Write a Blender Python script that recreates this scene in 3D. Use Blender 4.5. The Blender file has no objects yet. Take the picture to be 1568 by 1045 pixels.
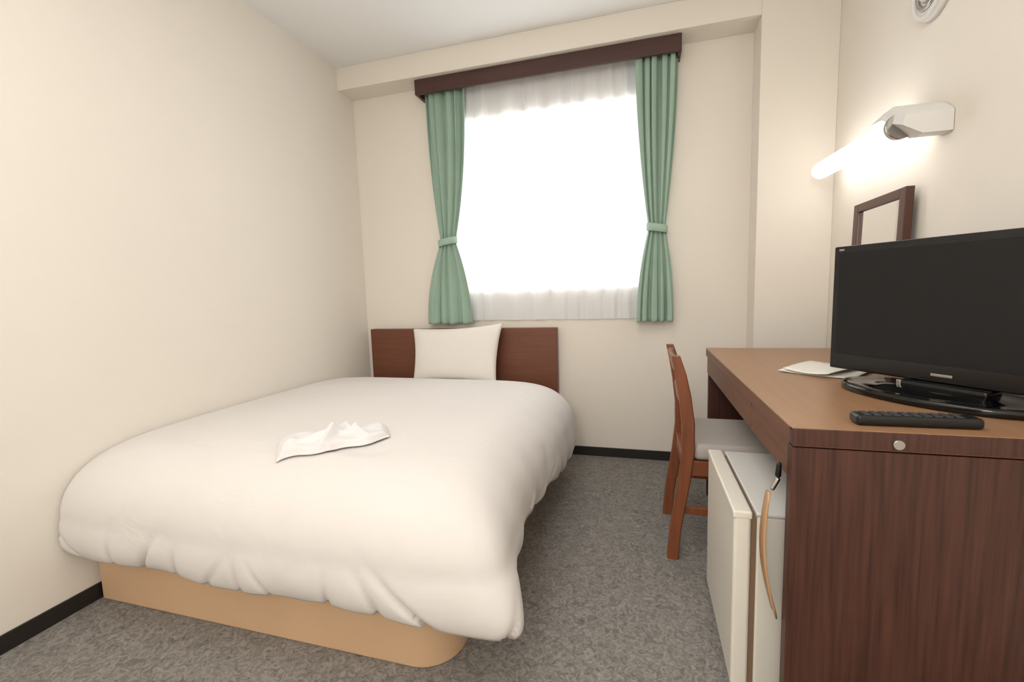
import bpy, bmesh, math, random
from mathutils import Vector, Matrix, noise
from mathutils.bvhtree import BVHTree
random.seed(4)
S=bpy.context.scene
COL=bpy.context.collection
def lin(c):
    c=c/255.0
    return c/12.92 if c<=0.04045 else ((c+0.055)/1.055)**2.4
def rgb(r,g,b): return (lin(r),lin(g),lin(b),1)

# ---------------------------------------------------------------- materials
def mat(name,col,rough=.6,metal=0,bump=None,var=None,spec=.5,emis=None,es=0,sheen=0):
    m=bpy.data.materials.new(name);m.use_nodes=True;nt=m.node_tree;b=nt.nodes['Principled BSDF']
    b.inputs['Base Color'].default_value=col;b.inputs['Roughness'].default_value=rough
    b.inputs['Metallic'].default_value=metal;b.inputs['Specular IOR Level'].default_value=spec
    if sheen: b.inputs['Sheen Weight'].default_value=sheen
    if emis: b.inputs['Emission Color'].default_value=emis;b.inputs['Emission Strength'].default_value=es
    tc=nt.nodes.new('ShaderNodeTexCoord')
    if var:   # (scale, amount, stretch)
        mp=nt.nodes.new('ShaderNodeMapping');mp.inputs['Scale'].default_value=var[2]
        n=nt.nodes.new('ShaderNodeTexNoise');n.inputs['Scale'].default_value=var[0];n.inputs['Detail'].default_value=6
        cr=nt.nodes.new('ShaderNodeValToRGB');cr.color_ramp.elements[0].position=.3;cr.color_ramp.elements[1].position=.7
        a=var[1];cr.color_ramp.elements[0].color=tuple(c*(1-a) for c in col[:3])+(1,)
        cr.color_ramp.elements[1].color=tuple(min(1,c*(1+a)) for c in col[:3])+(1,)
        nt.links.new(tc.outputs['Object'],mp.inputs['Vector']);nt.links.new(mp.outputs[0],n.inputs['Vector'])
        nt.links.new(n.outputs['Fac'],cr.inputs[0]);nt.links.new(cr.outputs[0],b.inputs['Base Color'])
    if bump:  # (scale,strength,dist)
        n2=nt.nodes.new('ShaderNodeTexNoise');n2.inputs['Scale'].default_value=bump[0];n2.inputs['Detail'].default_value=5
        bp=nt.nodes.new('ShaderNodeBump');bp.inputs['Strength'].default_value=bump[1];bp.inputs['Distance'].default_value=bump[2]
        nt.links.new(tc.outputs['Object'],n2.inputs['Vector']);nt.links.new(n2.outputs['Fac'],bp.inputs['Height'])
        nt.links.new(bp.outputs[0],b.inputs['Normal'])
    return m
M={}
M['wall']=mat('wallpaper_cream',rgb(238,231,220),.85,bump=(220,.15,.002),var=(2,.01,(1,1,1)),spec=.2)
M['ceil']=mat('ceiling_paint',rgb(245,244,242),.9,bump=(200,.1,.002),spec=.2)
M['black']=mat('baseboard_vinyl',rgb(34,30,28),.5)
M['headb']=mat('headboard_wood',rgb(112,66,46),.4,var=(3,.12,(1,1,14)))
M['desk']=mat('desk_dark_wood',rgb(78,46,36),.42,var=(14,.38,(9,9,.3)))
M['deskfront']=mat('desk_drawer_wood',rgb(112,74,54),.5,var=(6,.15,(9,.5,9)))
M['desktop']=mat('desk_top_wood_glare',rgb(158,120,88),.36,var=(6,.06,(9,.5,9)))  # tan tone has the glare on the desk top put into it
M['chair']=mat('chair_wood',rgb(132,76,48),.35,var=(6,.2,(6,6,.6)))
M['cush']=mat('seat_fabric',rgb(184,176,168),.9,bump=(400,.4,.002))
M['base']=mat('bed_base_fabric',rgb(213,178,142),.6,var=(3,.04,(1,1,1)),bump=(300,.2,.002))
M['matt']=mat('mattress_fabric',rgb(235,228,218),.9)
M['green']=mat('curtain_green',rgb(156,182,165),.85,bump=(500,.2,.001),var=(4,.06,(1,1,1)),sheen=.2)
M['greend']=mat('tieback_green',rgb(162,190,172),.8)
M['val']=mat('valance_wood',rgb(72,44,38),.4,var=(5,.15,(.6,9,9)))
M['mirf']=mat('mirror_frame_wood',rgb(80,48,38),.35)
M['mirror']=mat('mirror_glass',(.85,.85,.85,1),.03,1)
M['white']=mat('white_plastic',rgb(230,228,224),.35)
M['fridge']=mat('fridge_enamel',rgb(229,224,212),.35)
M['fridget']=mat('fridge_top',rgb(220,217,211),.4)
M['gask']=mat('fridge_gasket',rgb(130,105,82),.6)
M['tan']=mat('shoehorn_wood',rgb(200,158,114),.4)
M['tvb']=mat('tv_bezel',rgb(14,14,15),.18)
M['tvs']=mat('tv_screen',rgb(24,24,25),.32,spec=.3)
M['gloss']=mat('gloss_black',rgb(8,8,9),.06)
M['rem']=mat('remote_plastic',rgb(20,20,21),.35)
M['btn']=mat('remote_buttons',rgb(70,70,74),.5)
M['silver']=mat('silver_metal',rgb(190,188,184),.25,1)
M['paper']=mat('paper_white',rgb(233,229,220),.7)
M['alu']=mat('window_aluminium',rgb(210,210,208),.4,.3)
M['tube']=mat('lamp_tube',(1,1,1,1),.4,emis=(1,.975,.94,1),es=4)
def cotton(name,col,sc=7,st=.35):
    m=mat(name,col,.85,spec=.15,sheen=.1);nt=m.node_tree;b=nt.nodes['Principled BSDF']
    tc=nt.nodes['Texture Coordinate']
    n=nt.nodes.new('ShaderNodeTexNoise');n.inputs['Scale'].default_value=sc;n.inputs['Detail'].default_value=3;n.inputs['Distortion'].default_value=1.2
    bp=nt.nodes.new('ShaderNodeBump');bp.inputs['Strength'].default_value=st;bp.inputs['Distance'].default_value=.012
    nt.links.new(tc.outputs['Object'],n.inputs['Vector']);nt.links.new(n.outputs['Fac'],bp.inputs['Height']);nt.links.new(bp.outputs[0],b.inputs['Normal'])
    return m
M['duvet']=cotton('duvet_cotton',rgb(225,220,216),6,.3)
M['pillow']=cotton('pillow_cotton',rgb(238,233,226),9,.25)
M['night']=cotton('nightwear_cotton',rgb(230,227,226),14,.4)
# carpet
m=mat('carpet',rgb(134,127,118),.95,spec=.1);nt=m.node_tree;b=nt.nodes['Principled BSDF'];tc=nt.nodes['Texture Coordinate']
n1=nt.nodes.new('ShaderNodeTexNoise');n1.inputs['Scale'].default_value=40;n1.inputs['Detail'].default_value=8;n1.inputs['Roughness'].default_value=.72;n1.inputs['Distortion'].default_value=2
cr=nt.nodes.new('ShaderNodeValToRGB');e=cr.color_ramp.elements;e[0].position=.34;e[0].color=rgb(99,95,90);e[1].position=.68;e[1].color=rgb(164,159,153)
nt.links.new(tc.outputs['Object'],n1.inputs['Vector']);nt.links.new(n1.outputs['Fac'],cr.inputs[0]);nt.links.new(cr.outputs[0],b.inputs['Base Color'])
bp=nt.nodes.new('ShaderNodeBump');bp.inputs['Strength'].default_value=.35;bp.inputs['Distance'].default_value=.004
nt.links.new(n1.outputs['Fac'],bp.inputs['Height']);nt.links.new(bp.outputs[0],b.inputs['Normal']);M['carpet']=m
# sheer voile
m=bpy.data.materials.new('sheer_voile');m.use_nodes=True;nt=m.node_tree;nt.nodes.clear()
o=nt.nodes.new('ShaderNodeOutputMaterial');tr=nt.nodes.new('ShaderNodeBsdfTransparent');tl=nt.nodes.new('ShaderNodeBsdfTranslucent');df=nt.nodes.new('ShaderNodeBsdfDiffuse')
tl.inputs[0].default_value=(.97,.98,1,1);df.inputs[0].default_value=(.97,.98,1,1)
a1=nt.nodes.new('ShaderNodeMixShader');a1.inputs[0].default_value=.70;a2=nt.nodes.new('ShaderNodeMixShader');a2.inputs[0].default_value=.90
nt.links.new(tl.outputs[0],a1.inputs[1]);nt.links.new(df.outputs[0],a1.inputs[2]);nt.links.new(tr.outputs[0],a2.inputs[1]);nt.links.new(a1.outputs[0],a2.inputs[2]);nt.links.new(a2.outputs[0],o.inputs[0]);M['sheer']=m
# thin window glass
m=bpy.data.materials.new('window_glass');m.use_nodes=True;nt=m.node_tree;nt.nodes.clear()
o=nt.nodes.new('ShaderNodeOutputMaterial');tr=nt.nodes.new('ShaderNodeBsdfTransparent');gl=nt.nodes.new('ShaderNodeBsdfGlossy');gl.inputs['Roughness'].default_value=.02
a1=nt.nodes.new('ShaderNodeMixShader');a1.inputs[0].default_value=.06
nt.links.new(tr.outputs[0],a1.inputs[1]);nt.links.new(gl.outputs[0],a1.inputs[2]);nt.links.new(a1.outputs[0],o.inputs[0]);M['glass']=m

# ---------------------------------------------------------------- helpers
def empty(name,loc=(0,0,0)):
    e=bpy.data.objects.new(name,None);e.location=loc;e.empty_display_size=.1;COL.objects.link(e);return e
def meshobj(name,verts,faces,mt,parent=None,smooth=False,bevel=0,sub=0,seg=2):
    me=bpy.data.meshes.new(name);me.from_pydata([tuple(v) for v in verts],[],faces)
    bm=bmesh.new();bm.from_mesh(me);bmesh.ops.recalc_face_normals(bm,faces=bm.faces);bm.to_mesh(me);bm.free()
    ob=bpy.data.objects.new(name,me);COL.objects.link(ob);me.materials.append(M[mt] if isinstance(mt,str) else mt)
    if smooth:
        for p in me.polygons:p.use_smooth=True
    if bevel:
        md=ob.modifiers.new('b','BEVEL');md.width=bevel;md.segments=seg;md.limit_method='ANGLE';md.angle_limit=math.radians(40)
        for p in me.polygons:p.use_smooth=True
        w=ob.modifiers.new('w','WEIGHTED_NORMAL');w.keep_sharp=True
    if sub:
        s=ob.modifiers.new('s','SUBSURF');s.levels=sub;s.render_levels=sub
    if parent: ob.parent=parent;ob.matrix_parent_inverse=Matrix.Translation(-Vector(parent.location))
    return ob
BF=[(0,3,2,1),(4,5,6,7),(0,1,5,4),(1,2,6,5),(2,3,7,6),(3,0,4,7)]
def boxv(x0,x1,y0,y1,z0,z1): return [(x0,y0,z0),(x1,y0,z0),(x1,y1,z0),(x0,y1,z0),(x0,y0,z1),(x1,y0,z1),(x1,y1,z1),(x0,y1,z1)]
def box(name,x0,x1,y0,y1,z0,z1,mt,parent=None,bevel=.003,seg=2):
    return meshobj(name,boxv(x0,x1,y0,y1,z0,z1),BF,mt,parent,bevel=bevel,seg=seg)
def boxes(name,lst,mt,parent=None,bevel=0):
    V=[];Fc=[]
    for b_ in lst:
        n=len(V);V+=boxv(*b_);Fc+=[tuple(i+n for i in f) for f in BF]
    return meshobj(name,V,Fc,mt,parent,bevel=bevel)
def xform(v,loc,rz): 
    c,s=math.cos(rz),math.sin(rz);return [(loc[0]+x*c-y*s,loc[1]+x*s+y*c,loc[2]+z) for x,y,z in v]
def rring(cx,cy,hx,hy,r,n=8):
    P=[]
    for q,(sx,sy) in enumerate([(1,1),(-1,1),(-1,-1),(1,-1)]):
        for k in range(n+1):
            a=math.pi/2*(q+k/n);P.append((cx+sx*(hx-r)+r*math.cos(a),cy+sy*(hy-r)+r*math.sin(a)))
    return P
def prism(name,P,z0,z1,mt,parent=None,bevel=.004):
    n=len(P);V=[(x,y,z0) for x,y in P]+[(x,y,z1) for x,y in P]
    Fc=[tuple(range(n))[::-1],tuple(range(n,2*n))]+[(i,(i+1)%n,n+(i+1)%n,n+i) for i in range(n)]
    return meshobj(name,V,Fc,mt,parent,bevel=bevel)
def loft(name,rings,mt,parent=None,smooth=True,sub=0,cap=True):
    n=len(rings[0]);V=[p for r in rings for p in r];Fc=[]
    for i in range(len(rings)-1):
        for k in range(n): Fc.append((i*n+k,i*n+(k+1)%n,(i+1)*n+(k+1)%n,(i+1)*n+k))
    if cap: Fc+= [tuple(range(n))[::-1],tuple(range(len(V)-n,len(V)))]
    return meshobj(name,V,Fc,mt,parent,smooth=smooth,sub=sub)
def grid(name,fn,nu,nv,mt,parent=None,thick=0):
    V=[fn(i/nu,j/nv) for j in range(nv+1) for i in range(nu+1)]
    Fc=[(j*(nu+1)+i,j*(nu+1)+i+1,(j+1)*(nu+1)+i+1,(j+1)*(nu+1)+i) for j in range(nv) for i in range(nu)]
    ob=meshobj(name,V,Fc,mt,parent,smooth=True)
    if thick: s=ob.modifiers.new('t','SOLIDIFY');s.thickness=thick;s.offset=0
    return ob
def cyl(name,p0,p1,r0,r1,mt,parent=None,n=24,round_ends=False):
    p0=Vector(p0);p1=Vector(p1);d=(p1-p0);L=d.length;d.normalize();a=d.orthogonal().normalized();b=d.cross(a)
    st=[(0,r0),(L,r1)]
    if round_ends:
        st=[(r0*(1-math.cos(t*math.pi/12)),r0*math.sin(t*math.pi/12)+1e-4) for t in range(7)]+[(L-r1*(1-math.cos(t*math.pi/12)),r1*math.sin(t*math.pi/12)+1e-4) for t in range(6,-1,-1)]
    rings=[[p0+d*h+(a*math.cos(2*math.pi*k/n)+b*math.sin(2*math.pi*k/n))*r for k in range(n)] for h,r in st]
    ob=loft(name,rings,mt,parent,smooth=round_ends)
    if not round_ends:
        for p in ob.data.polygons: p.use_smooth=len(p.vertices)==4
    return ob

# ---------------------------------------------------------------- room
XL,XR,YB,YR,ZC=-1.808,.875,2.69,-1.7,2.416
ZB,YF,XC=2.284,2.532,.549
box('floor',XL-.1,XR+.1,YR-.1,YB+.2,-.1,0,'carpet',bevel=0)
box('ceiling',XL-.1,XR+.1,YR-.1,YB+.2,ZC,ZC+.1,'ceil',bevel=0)
box('wall_left',XL-.1,XL,YR-.1,YB+.2,0,ZC,'wall',bevel=0)
box('wall_right',XR,XR+.1,YR-.1,YB+.2,0,ZC,'wall',bevel=0)
box('wall_front',XL,XR,YR-.1,YR,0,ZC,'wall',bevel=0)
WX0,WX1,WZ0,WZ1=-1.14,.06,1.03,2.05
boxes('wall_back',[(XL,WX0,YB,YB+.2,0,ZC),(WX1,XR,YB,YB+.2,0,ZC),(WX0,WX1,YB,YB+.2,0,WZ0),(WX0,WX1,YB,YB+.2,WZ1,ZC)],'wall')
box('wall_column',XC,XR,YF,YB,0,ZC,'wall',bevel=.002)
box('trim_1',XL,XC,YF,YB,ZB,ZC,'wall',bevel=.002)
BH=.055
box('baseboard_left',XL,XL+.008,YR,YB,0,BH,'black',bevel=.001)
box('baseboard_back',XL+.008,XC,YB-.008,YB,0,BH,'black',bevel=.001)
box('baseboard_right',XR-.008,XR,YR,YF,0,BH,'black',bevel=.001)
# window
w=empty('window_1',((WX0+WX1)/2,YB+.12,WZ0))
fw=.04;y0,y1=YB+.10,YB+.15;mx=(WX0+WX1)/2
boxes('frame',[(WX0,WX0+fw,y0,y1,WZ0,WZ1),(WX1-fw,WX1,y0,y1,WZ0,WZ1),(WX0+fw,WX1-fw,y0,y1,WZ0,WZ0+fw),(WX0+fw,WX1-fw,y0,y1,WZ1-fw,WZ1),(mx-.022,mx+.022,y0,y1,WZ0+fw,WZ1-fw)],'alu',w)
box('pane',WX0+fw,WX1-fw,YB+.122,YB+.126,WZ0+fw,WZ1-fw,'glass',w,bevel=0)
box('latch',-.30,-.25,YB+.07,YB+.099,1.07,1.10,'alu',w)

# ---------------------------------------------------------------- valance & curtains
v=empty('curtain_valance',(-.55,2.6,2.24))
VX0,VX1=-1.298,.196
boxes('board',[(VX0,VX1,2.562,2.580,2.198,2.281),(VX0,VX0+.018,2.580,YB,2.198,2.281),(VX1-.018,VX1,2.580,YB,2.198,2.281)],'val',v,bevel=.002)
box('rail',VX0+.02,VX1-.02,2.60,2.66,2.264,2.278,'white',v,bevel=0)
def lerp(a,b,t):return a+(b-a)*t
def sm(t): t=max(0,min(1,t));return t*t*(3-2*t)
ZT,ZTI,ZBt=2.262,1.333,.823
def curtain(name,outer,inner,seed,flip):
    e=empty(name,((outer[0]+inner[0])/2,2.62,1.5))
    def fn(u,vv):
        z=lerp(ZT,ZBt,vv)
        if z>ZTI:
            t=(ZT-z)/(ZT-ZTI); so=t**2.0; si=t**2.3
            xo=lerp(outer[0],outer[1],so);xi=lerp(inner[0],inner[1],si);g=t**1.5
        else:
            t=(ZTI-z)/(ZTI-ZBt); s=1-(1-t)**2.0
            xo=lerp(outer[1],outer[2],s);xi=lerp(inner[1],inner[2],s);g=1-sm(t*1.1)*.75
        uu=u+.03*math.sin(u*11+seed+z*1.5)+.012*math.sin(u*23+seed*3)
        x=lerp(xo,xi,u)
        ph=uu*2*math.pi*4.6+seed
        amp=lerp(.026,.011,g)
        s0=math.sin(ph);s0=math.copysign(abs(s0)**.8,s0)
        yy=2.620+amp*s0*(.75+.25*math.sin(u*19+seed))+.25*amp*math.sin(ph*.5+z*3+seed)
        yy-= .008*g*(1-(2*u-1)**2)
        x+= .008*math.sin(ph*2+.6)*(1-g)
        return (x,yy,z+.003*math.sin(ph))
    grid('cloth',fn,170,90,'green',e,.002)
    cx=(outer[1]+inner[1])/2;hw=abs(inner[1]-outer[1])/2+.006
    rings=[]
    for k in range(40):
        a=2*math.pi*k/40;c=Vector((cx+hw*math.cos(a),2.614+.030*math.sin(a),ZTI+.01*math.cos(a)*flip))
        nrm=Vector((math.cos(a),math.sin(a),0))
        rings.append([c+Vector((0,0,-.022)),c+nrm*.005+Vector((0,0,-.018)),c+nrm*.006+Vector((0,0,.018)),c+Vector((0,0,.022))])
    V=[p for r in rings for p in r];Fc=[]
    for i in range(40):
        for k in range(4):Fc.append((i*4+k,i*4+(k+1)%4,((i+1)%40)*4+(k+1)%4,((i+1)%40)*4+k))
    meshobj('tieback',V,Fc,'greend',e,smooth=True)
curtain('curtain',(-1.272,-1.203,-1.318),(-1.004,-1.100,-1.012),.3,1)
curtain('curtain',(.176,.124,.172),(-.022,.038,-.028),1.7,-1)
sh=empty('sheer_curtain',(-.5,2.67,1.5))
def fs(u,vv):
    x=lerp(-1.2,.12,u);z=lerp(2.262,.84,vv)
    ph=u*2*math.pi*11+2.2*math.sin(u*9)+.6*math.sin(u*31)
    return (x,2.672+.007*math.sin(ph)+.003*math.sin(ph*2.3+z),z)
grid('cloth',fs,300,20,'sheer',sh)

# ---------------------------------------------------------------- bed
bed=empty('bed',(-1.14,1.8,0))
P=[(-1.79,.994),(-.60,.994)]
for k in range(1,9):
    a=-math.pi/2+math.pi/2*k/8;P.append((-.60+.112*math.cos(a),1.106+.112*math.sin(a)))
P+=[(-.488,2.61),(-1.79,2.61)]
prism('base',P,.0,.27,'base',bed,bevel=.006)
prism('mattress',rring(-1.14,1.77,.62,.75,.08),.27,.475,'matt',bed,bevel=.03)
box('headboard',-1.75,-.485,2.628,2.678,0,.792,'headb',bed,bevel=.004)
# duvet
XA,XB_,YA,YBd=-1.93,-.335,.902,2.44
cx,cy=(XA+XB_)/2,(YA+YBd)/2;hx,hy=(XB_-XA)/2,(YBd-YA)/2
NA=700
cr_=[]
rr=random.Random(23)
L=0
while L<6.3:
    cr_.append((L,rr.uniform(.3,1.1),rr.uniform(.006,.010),rr.uniform(-.35,.35),rr.uniform(.2,.45)));L+=rr.uniform(.07,.21)
def outline(th,ex=6.0):
    c,s=math.cos(th),math.sin(th)
    r=1/((abs(c)**ex+abs(s)**ex)**(1/ex));return c*r,s*r
pts=[outline(2*math.pi*k/NA) for k in range(NA)]
arc=[0]
for k in range(1,NA): arc.append(arc[-1]+math.hypot((pts[k][0]-pts[k-1][0])*hx,(pts[k][1]-pts[k-1][1])*hy))
def crease(l,up):
    s=0
    for p,a,wd,sl,dec in cr_:
        d=l-(p+sl*up)
        wd2=wd*(1+up*3)
        s+=a*math.exp(-(d/wd2)**2)*math.exp(-(up/dec)**2)
    return s
rings=[]
profile=[]
RT=.22
for t in [0,.2,.4,.55,.68,.78,.86,.92,.96,1]: profile.append(('top',t))
for t in range(1,19): profile.append(('arc',t/18))
for t in range(1,13): profile.append(('side',t/12))
for t in range(1,5): profile.append(('under',t/4))
for kind,t in profile:
    ring=[]
    sharp={'top':0,'arc':t*.5,'side':.5+.5*t,'under':1}[kind]
    for k in range(NA):
        th=2*math.pi*k/NA;ox,oy=outline(th,6+9*sharp);l=arc[k]
        ZTP=.546
        right=max(0,min(1,(ox-.55)/.4)); back=max(0,min(1,(oy-.7)/.3))
        hem=.203+.006*math.sin(l*5.1+1)+.004*math.sin(l*11.3)
        hem+= right*(-.045*max(0,oy)+.025*math.exp(-((oy+.30)/.3)**2)+.010*math.sin(oy*14)*(1-oy*oy)) 
        corner=math.exp(-((ox-.96)**2+(oy+.96)**2)/.03)
        hem-=.020*corner
        ZM=.33
        if kind=='top':
            z=ZTP+.020*(1-t**2)
            X=cx+ox*(hx-RT)*t;Y=cy+oy*(hy-RT)*t
            n=noise.noise(Vector((X*3,Y*3,1)))*.007+noise.noise(Vector((X*8,Y*6,4)))*.002
            n+=.003*math.sin(X*9+Y*5+3*noise.noise(Vector((X*2,Y*2,7))))
            ring.append([X,Y,z+n*(.4+.6*t)]);continue
        if kind=='arc':
            a=t*math.pi/2;ins=RT*(1-math.sin(a));z=ZM+(ZTP-ZM)*math.cos(a)**.95 if t<1 else ZM;up=(z-hem)/.35;w=t*.5
        elif kind=='side':
            z=lerp(ZM,hem,t);ins=.006*t-.008*math.sin(t*math.pi)+(.010*t**8);up=(z-hem)/.35;w=.5+.5*t
        else:
            z=hem-.003+.02*sm(t);ins=.016+.10*t;up=0;w=1-t*.6
        c=crease(l,max(0,up))
        wave=.005*math.sin(l*9+2*math.sin(l*3))+.006*noise.noise(Vector((l*5,z*5,2)))+.003*math.sin(l*31+3*math.sin(l*4))
        amp=w**1.3
        # bedding hangs closer to the base half-way along the aisle side, with slanted folds
        tuck=right*w*(.038*math.exp(-((oy+.30)/.38)**2)+.009*math.sin(oy*26+up*5)*(1-oy*oy))
        ins+=amp*(c*.017-wave*.8)*(1-.6*back)+tuck
        X=cx+ox*(hx-ins)+.098*corner*w;Y=cy+oy*(hy-ins)-.004*corner*w
        zz=z+noise.noise(Vector((X*6,Y*6,z*6)))*.005*w
        if kind!='arc': zz+=c*.010*amp
        else: zz-=c*.005*w
        ring.append([X,Y,zz])
    rings.append([(max(p[0],XL+.010),p[1],p[2]) for p in ring])
V=[(cx,cy,.568)];Fc=[]
for r in rings[1:]: V+=r
n=NA
for k in range(n): Fc.append((0,1+k,1+(k+1)%n))
for i in range(len(rings)-2):
    for k in range(n): a=1+i*n;Fc.append((a+k,a+n+k,a+n+(k+1)%n,a+(k+1)%n))
dv=meshobj('duvet',V,Fc,'duvet',bed,smooth=True)
bvh=BVHTree.FromPolygons([Vector(q) for q in V],Fc)
def duvz(x,y):
    h=bvh.ray_cast(Vector((x,y,2)),Vector((0,0,-1)));return h[0].z if h[0] else .55
# pillow
def pillow():
    N=40;V=[];Fc=[]
    W,H,T=.30,.172,.052
    for side in (1,-1):
        for j in range(N+1):
            for i in range(N+1):
                u=2*i/N-1;vv=2*j/N-1
                edge=(1-abs(u)**3.2)*(1-abs(vv)**3.2);th=T*max(0,edge)**.5
                pu=u*(1-.06*(1-vv*vv)*abs(u)**3);pv=vv*(1-.10*(1-u*u)*abs(vv)**3)
                x=pu*W*(1-.06*(1-vv)/2*1.5);zz=pv*H
                y=side*th+.005*noise.noise(Vector((x*9,zz*9,side)))*edge
                V.append((x,y,zz))
    n=(N+1)**2
    for s in (0,1):
        for j in range(N):
            for i in range(N):
                a=s*n+j*(N+1)+i;Fc.append((a,a+1,a+N+2,a+N+1))
    ca,sa=math.cos(math.radians(-14)),math.sin(math.radians(-14))
    ob=[]
    for x,y,z in V:
        y2=y*ca-z*sa;z2=y*sa+z*ca
        z2+=.014*(x/W)*max(0,z/H)
        ob.append((x-1.096,y2+2.520,z2+.648))
    o=meshobj('pillow',ob,Fc,'pillow',None,smooth=True)
    bm=bmesh.new();bm.from_mesh(o.data);bmesh.ops.remove_doubles(bm,verts=bm.verts,dist=.0008);bmesh.ops.recalc_face_normals(bm,faces=bm.faces);bm.to_mesh(o.data);bm.free()
pillow()
# folded nightwear lying on the duvet
def fn(u,vv):
    x=(u-.5)*.33;y=(vv-.5)*.17*(1-.5*abs(u-.45))+.016*math.sin(u*14)*abs(vv-.5)
    c,s=math.cos(.66),math.sin(.66);X=-.945+x*c-y*s;Y=1.185+x*s+y*c
    sn=math.sin(vv*math.pi)**.7
    h=.014+.006*math.sin(u*9+vv*3)**2+.028*math.exp(-((u-.36-.30*vv)/.04)**2)*sn+.018*math.exp(-((vv-.25-.4*u)/.07)**2)*sm(u*3)*sm((1-u)*3)+.010*math.exp(-((u-.12)/.05)**2)*sn+.014*math.exp(-((u-.80+.2*vv)/.035)**2)*sn
    if vv<.42+.1*u: h+=.007*sm((.42+.1*u-vv)*25)   # folded-over layer
    h+=.003*noise.noise(Vector((x*30,y*30,1)))
    e=min(u,1-u,vv,1-vv);h*=.15+.85*sm(e*16)
    return (X,Y,duvz(X,Y)+.003+h)
grid('folded_nightwear',fn,110,80,'night',None,.002)

# ---------------------------------------------------------------- desk
dk=empty('desk',(.58,1.64,0))
DX0,DX1,DY0,DY1,DZ=.294,.872,1.002,2.285,.72
box('top',DX0,DX1,DY0+.002,DY1,DZ-.006,DZ,'desktop',dk,bevel=.002)
box('top_edge',DX0+.001,DX1,DY0,DY1,DZ-.038,DZ-.006,'deskfront',dk,bevel=.001)
box('near_edge',DX0+.0,DX1,DY0-.001,DY0+.02,DZ-.036,DZ-.001,'desk',dk,bevel=.001)
box('side_panel_1',DX0,DX1,DY0+.001,DY0+.03,0,DZ-.041,'desk',dk,bevel=.001)
box('side_panel_2',DX0+.01,DX1,DY1-.03,DY1-.002,0,DZ-.038,'desk',dk,bevel=.001)
box('back_panel',DX1-.02,DX1,DY0+.03,DY1-.03,.25,DZ-.038,'desk',dk,bevel=.001)
box('drawer_front_1',DX0+.003,DX0+.02,DY0+.032,1.37,.605,DZ-.041,'deskfront',dk,bevel=.002)
box('drawer_front_2',DX0+.003,DX0+.02,1.375,DY1-.032,.605,DZ-.041,'deskfront',dk,bevel=.002)
box('drawer_box',DX0+.02,DX0+.45,DY0+.04,DY1-.04,.612,DZ-.042,'desk',dk,bevel=.001)
cyl('lock',(.472,DY0+.002,.697),(.472,DY0-.006,.697),.010,.009,'silver',dk)
# ---------------------------------------------------------------- television
tv=empty('television',(.70,1.31,DZ))
d=Vector((.562,-.827,0));ang=math.atan2(d.y,d.x)
tc_=(.545+d.x*.278,1.55+d.y*.278,0)
def tvbox(name,x0,x1,y0,y1,z0,z1,mt,bev=.003):
    return meshobj(name,xform(boxv(x0,x1,y0,y1,z0,z1),tc_,ang),BF,mt,tv,bevel=bev)
tvbox('bezel',-.278,.278,0,.03,.756,1.112,'tvb',.004)
tvbox('screen',-.262,.262,-.0015,.004,.800,1.094,'tvs',.0005)
tvbox('back_shell',-.2,.2,.03,.055,.79,1.06,'tvb',.012)
tvbox('logo',-.022,.022,-.0025,0,.772,.779,'silver',.0005)
tvbox('status_mark',-.262,-.248,-.0022,0,1.099,1.104,'silver',.0003)
tvbox('neck',-.075,.10,-.03,.03,.738,.757,'gloss',.006)
tvbox('neck_trim',-.079,-.068,-.032,.028,.737,.757,'silver',.002)
rg=[]
for rz_,sc in ((.7205,.97),(.724,1.0),(.734,1.0),(.739,.985),(.740,.95),(.737,.90),(.737,.6),(.742,.5),(.745,.3)):
    rg.append(xform([(.21*sc*math.cos(2*math.pi*k/72),-.018+.125*sc*math.sin(2*math.pi*k/72),rz_) for k in range(72)],tc_,ang))
loft('stand_base',rg,'gloss',tv)
# remote
rc=(.523,1.060,0)
r=empty('remote_control',(.523,1.06,DZ))
meshobj('body',xform(boxv(-.105,.105,-.020,.020,.7205,.742),rc,.02),BF,'rem',r,bevel=.007,seg=3)
V=[];Fc=[]
for i in range(10):
    for j in range(3):
        n=len(V);V+=xform(boxv(-.09+i*.017,-.079+i*.017,-.014+j*.011,-.007+j*.011,.742,.7435),rc,.02);Fc+=[tuple(a+n for a in f) for f in BF]
meshobj('buttons',V,Fc,'btn',r)
# papers
pp=empty('leaflet',(.58,1.66,DZ))
for i,(ax,ay,rz,wd,hh) in enumerate([(.60,1.70,-.65,.21,.27),(.57,1.665,-.85,.14,.20)]):
    def fn(u,vv,ax=ax,ay=ay,rz=rz,wd=wd,hh=hh,i=i):
        x=(u-.5)*wd;y=(vv-.5)*hh;z=.7215+i*.006+.006*(1+i)*(abs(u-.5)*2)**2*.6+.004*math.sin(vv*3)
        c,s=math.cos(rz),math.sin(rz);return(ax+x*c-y*s,ay+x*s+y*c,z)
    grid('sheet_%d'%(i+1),fn,16,10,'paper',pp,.001)
# desk mirror
mr=empty('desk_mirror',(.84,2.0,DZ))
def mbox(n_,y0,y1,z0,z1,x0,x1,mt):
    Vv=boxv(x0,x1,y0,y1,z0,z1)
    Vv=[(x+(1.32-z)*-.02,y,z) for x,y,z in Vv]
    return meshobj(n_,Vv,BF,mt,mr,bevel=.002)
mbox('stile_1',1.815,1.85,.7215,1.316,.832,.858,'mirf');mbox('stile_2',2.152,2.19,.7215,1.316,.832,.858,'mirf')
mbox('rail_top',1.85,2.152,1.285,1.316,.832,.858,'mirf');mbox('rail_bottom',1.85,2.152,.76,.80,.832,.858,'mirf')
mbox('glass',1.85,2.152,.80,1.285,.842,.848,'mirror');mbox('backing',1.85,2.152,.80,1.285,.85,.858,'mirf')

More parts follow.
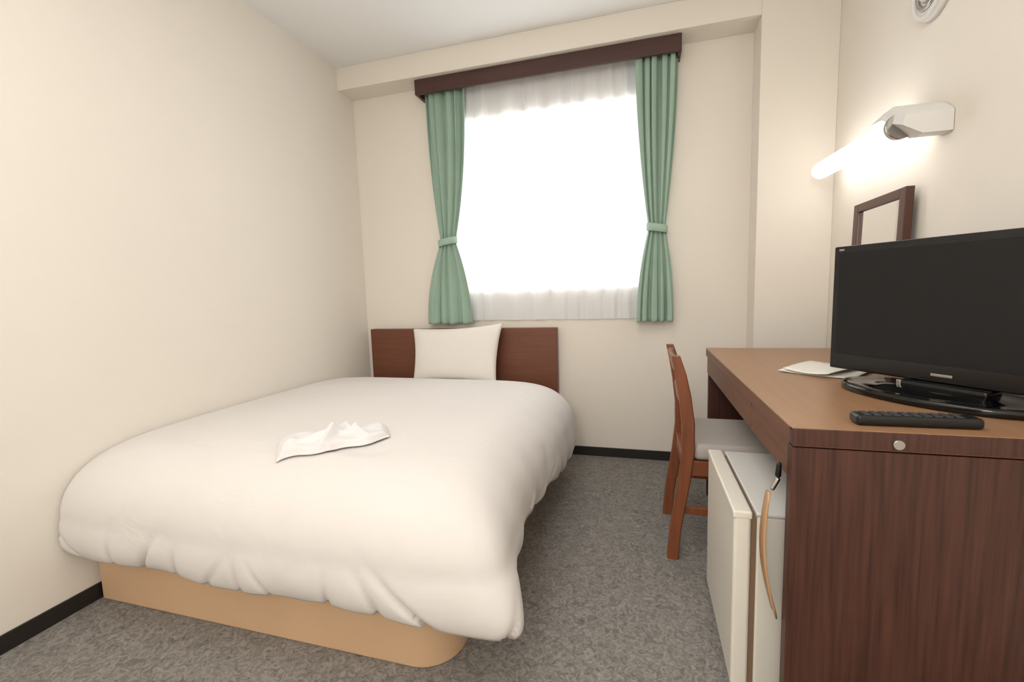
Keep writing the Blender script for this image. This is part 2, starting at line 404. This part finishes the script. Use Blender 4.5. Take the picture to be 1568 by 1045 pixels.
# ---------------------------------------------------------------- wall lamp
lp=empty('wall_lamp',(.85,2.0,1.5))
cyl('tube',(.775,1.74,1.487),(.775,2.43,1.512),.036,.036,'tube',lp,round_ends=True)
hs=[]
prof_=[(1.672,1.442,1.500),(1.685,1.440,1.512),(1.71,1.440,1.530),(1.745,1.448,1.548),(1.80,1.505,1.548),(1.89,1.532,1.540)]
for y,z0,z1 in prof_:
    hs.append([(XR-.002,y,z0),(.80,y,z0),(.748,y,lerp(z0,z1,.5)),(.755,y,z1),(XR-.002,y,z1)])
loft('housing',hs,'white',lp,smooth=False)
cyl('collar',(.775,1.73,1.487),(.775,1.755,1.4876),.040,.040,'silver',lp)
# round vent
def torus(name,c,R,r_,mt,par):
    rings=[]
    for i in range(48):
        a=2*math.pi*i/48
        rings.append([(c[0]+r_*math.sin(2*math.pi*k/12),c[1]+(R+r_*math.cos(2*math.pi*k/12))*math.cos(a),c[2]+(R+r_*math.cos(2*math.pi*k/12))*math.sin(a)) for k in range(12)])
    V=[p for q in rings for p in q];Fc=[(i*12+k,i*12+(k+1)%12,((i+1)%48)*12+(k+1)%12,((i+1)%48)*12+k) for i in range(48) for k in range(12)]
    return meshobj(name,V,Fc,mt,par,smooth=True)
vc=(XR,1.800,1.904)
vt=empty('round_vent',vc)
cyl('body',(XR-.001,*vc[1:]),(XR-.022,*vc[1:]),.094,.086,'white',vt,n=48)
torus('rim',(XR-.022,*vc[1:]),.079,.008,'white',vt);torus('ring_inner',(XR-.024,*vc[1:]),.053,.007,'silver',vt)
cyl('cap',(XR-.022,*vc[1:]),(XR-.036,*vc[1:]),.040,.030,'white',vt,n=40)

# ---------------------------------------------------------------- fridge
fr=empty('mini_fridge',(.45,1.31,0))
FY0,FY1,FZ=1.10,1.52,.487
box('body',.258,.66,FY0+.004,FY1-.004,.02,FZ-.012,'fridge',fr,bevel=.006)
box('gasket',.246,.258,FY0+.008,FY1-.008,.04,FZ-.016,'gask',fr,bevel=.001)
box('door',.208,.246,FY0,FY1,.035,FZ-.006,'fridge',fr,bevel=.008,seg=3)
box('door_cap',.206,.248,FY0-.001,FY1+.001,FZ-.02,FZ,'fridge',fr,bevel=.005,seg=3)
box('top_plate',.256,.66,FY0+.002,FY1-.002,FZ-.012,FZ-.002,'fridget',fr,bevel=.003)
for i,(x,y) in enumerate([(.28,1.14),(.28,1.48),(.62,1.14),(.62,1.48)]): cyl('foot_%d'%(i+1),(x,y,0),(x,y,.03),.014,.016,'gask',fr,n=16)
# shoehorn hanging from the desk
sn=empty('shoehorn',(.28,1.06,.6))
rings=[]
for i in range(13):
    t=i/12;z=lerp(.555,.27,t);wd=lerp(.012,.022,math.sin(t*math.pi*.8));x=.268+.020*t**2-.012*math.sin(t*math.pi);
    rings.append([(x-.002,1.062-wd,z),(x+.001,1.062,z),(x-.002,1.062+wd,z),(x+.002,1.062+wd,z),(x+.005,1.062,z),(x+.002,1.062-wd,z)])
loft('blade',rings,'tan',sn)
cyl('hook',(.288,1.062,.590),(.274,1.062,.560),.005,.005,'silver',sn,n=12,round_ends=True)
cyl('hook_plate',(.288,1.062,.625),(.286,1.062,.590),.005,.006,'rem',sn,n=12,round_ends=True)

# ---------------------------------------------------------------- chair
ch=empty('desk_chair',(.3,1.87,0))
def post(name,y):
    pr=[(0,.112,.040),(.12,.122,.040),(.30,.150,.042),(.42,.163,.044),(.52,.162,.044),(.62,.150,.042),(.70,.135,.038),(.765,.118,.030)]
    rings=[]
    for z,x,w_ in pr:
        hw=w_/2;t=.016;c=.004
        rings.append([(x-hw+c,y-t,z),(x+hw-c,y-t,z),(x+hw,y-t+c,z),(x+hw,y+t-c,z),(x+hw-c,y+t,z),(x-hw+c,y+t,z),(x-hw,y+t-c,z),(x-hw,y-t+c,z)])
    return loft(name,rings,'chair',ch,smooth=False)
post('back_post_1',1.69);post('back_post_2',2.04)
def slat(name,z0,z1,xa,xb):
    def f(u,v):
        y=lerp(1.70,2.03,u);z=lerp(z0,z1,v);return (lerp(xa,xb,v)-.018*math.sin(u*math.pi),y,z+.006*math.sin(u*math.pi))
    grid(name,f,20,4,'chair',ch,.014)
slat('top_rail',.69,.755,.142,.126);slat('mid_slat',.57,.62,.160,.152)
for i,y in enumerate((1.695,2.035)):
    rings=[[(x_-h,y-.014,z),(x_+h,y-.014,z),(x_+h,y+.014,z),(x_-h,y+.014,z)] for z,x_,h in ((0,.535,.014),(.2,.53,.017),(.385,.527,.020))]
    loft('front_leg_%d'%(i+1),rings,'chair',ch,smooth=False)
    box('side_rail_%d'%(i+1),.165,.52,y-.010,y+.010,.325,.382,'chair',ch)
    box('side_stretcher_%d'%(i+1),.13,.525,y-.008,y+.008,.175,.205,'chair',ch)
box('rear_rail',.145,.165,1.70,2.03,.325,.382,'chair',ch);box('front_rail',.515,.535,1.70,2.03,.325,.382,'chair',ch)
box('cross_stretcher',.31,.33,1.70,2.03,.178,.202,'chair',ch)
prism('seat_cushion',rring(.365,1.865,.188,.185,.03),.384,.446,'cush',ch,bevel=.018)

# ---------------------------------------------------------------- light
W=bpy.data.worlds.new('sky');S.world=W;W.use_nodes=True
bg=W.node_tree.nodes['Background'];bg.inputs[0].default_value=(.96,.98,1,1);bg.inputs[1].default_value=7.5
def area(name,loc,rot,sx,sy,p,col,portal=False):
    l=bpy.data.lights.new(name,'AREA');l.shape='RECTANGLE';l.size=sx;l.size_y=sy;l.energy=p;l.color=col
    if portal:l.cycles.is_portal=True
    o=bpy.data.objects.new(name,l);o.location=loc;o.rotation_euler=rot;COL.objects.link(o);return o
area('window_portal',((WX0+WX1)/2,YB+.17,(WZ0+WZ1)/2),(math.radians(-90),0,0),WX1-WX0,WZ1-WZ0,1,(1,1,1),True)
area('ceiling_fill',(-.5,.3,ZC-.03),(0,0,0),1.3,1.6,16,(1,.985,.965))  # unseen area light added below the ceiling to fill the room
pl=bpy.data.lights.new('rear_fill','POINT');pl.energy=44;pl.shadow_soft_size=.22;pl.color=(1,.985,.965)  # unseen fill added behind the camera to brighten walls and ceiling
po=bpy.data.objects.new('rear_fill',pl);po.location=(-.3,-1.05,1.72);COL.objects.link(po)
# ---------------------------------------------------------------- camera
cam=bpy.data.cameras.new('camera');co=bpy.data.objects.new('camera',cam);COL.objects.link(co);S.camera=co
yw,p,rl=map(math.radians,(16.171,6.192,-1.798))
Fv=Vector((-math.sin(yw)*math.cos(p),math.cos(yw)*math.cos(p),-math.sin(p)));rt=Vector((math.cos(yw),math.sin(yw),0));up=rt.cross(Fv)
R=rt*math.cos(rl)+up*math.sin(rl);U=up*math.cos(rl)-rt*math.sin(rl)
mt_=Matrix((R,U,-Fv)).transposed().to_4x4();mt_.translation=Vector((0,0,1.01));co.matrix_world=mt_
cam.sensor_fit='HORIZONTAL';cam.sensor_width=36;cam.lens=687.735/1568*36;cam.clip_start=.02
S.view_settings.view_transform='Standard';S.view_settings.look='None';S.view_settings.exposure=.05
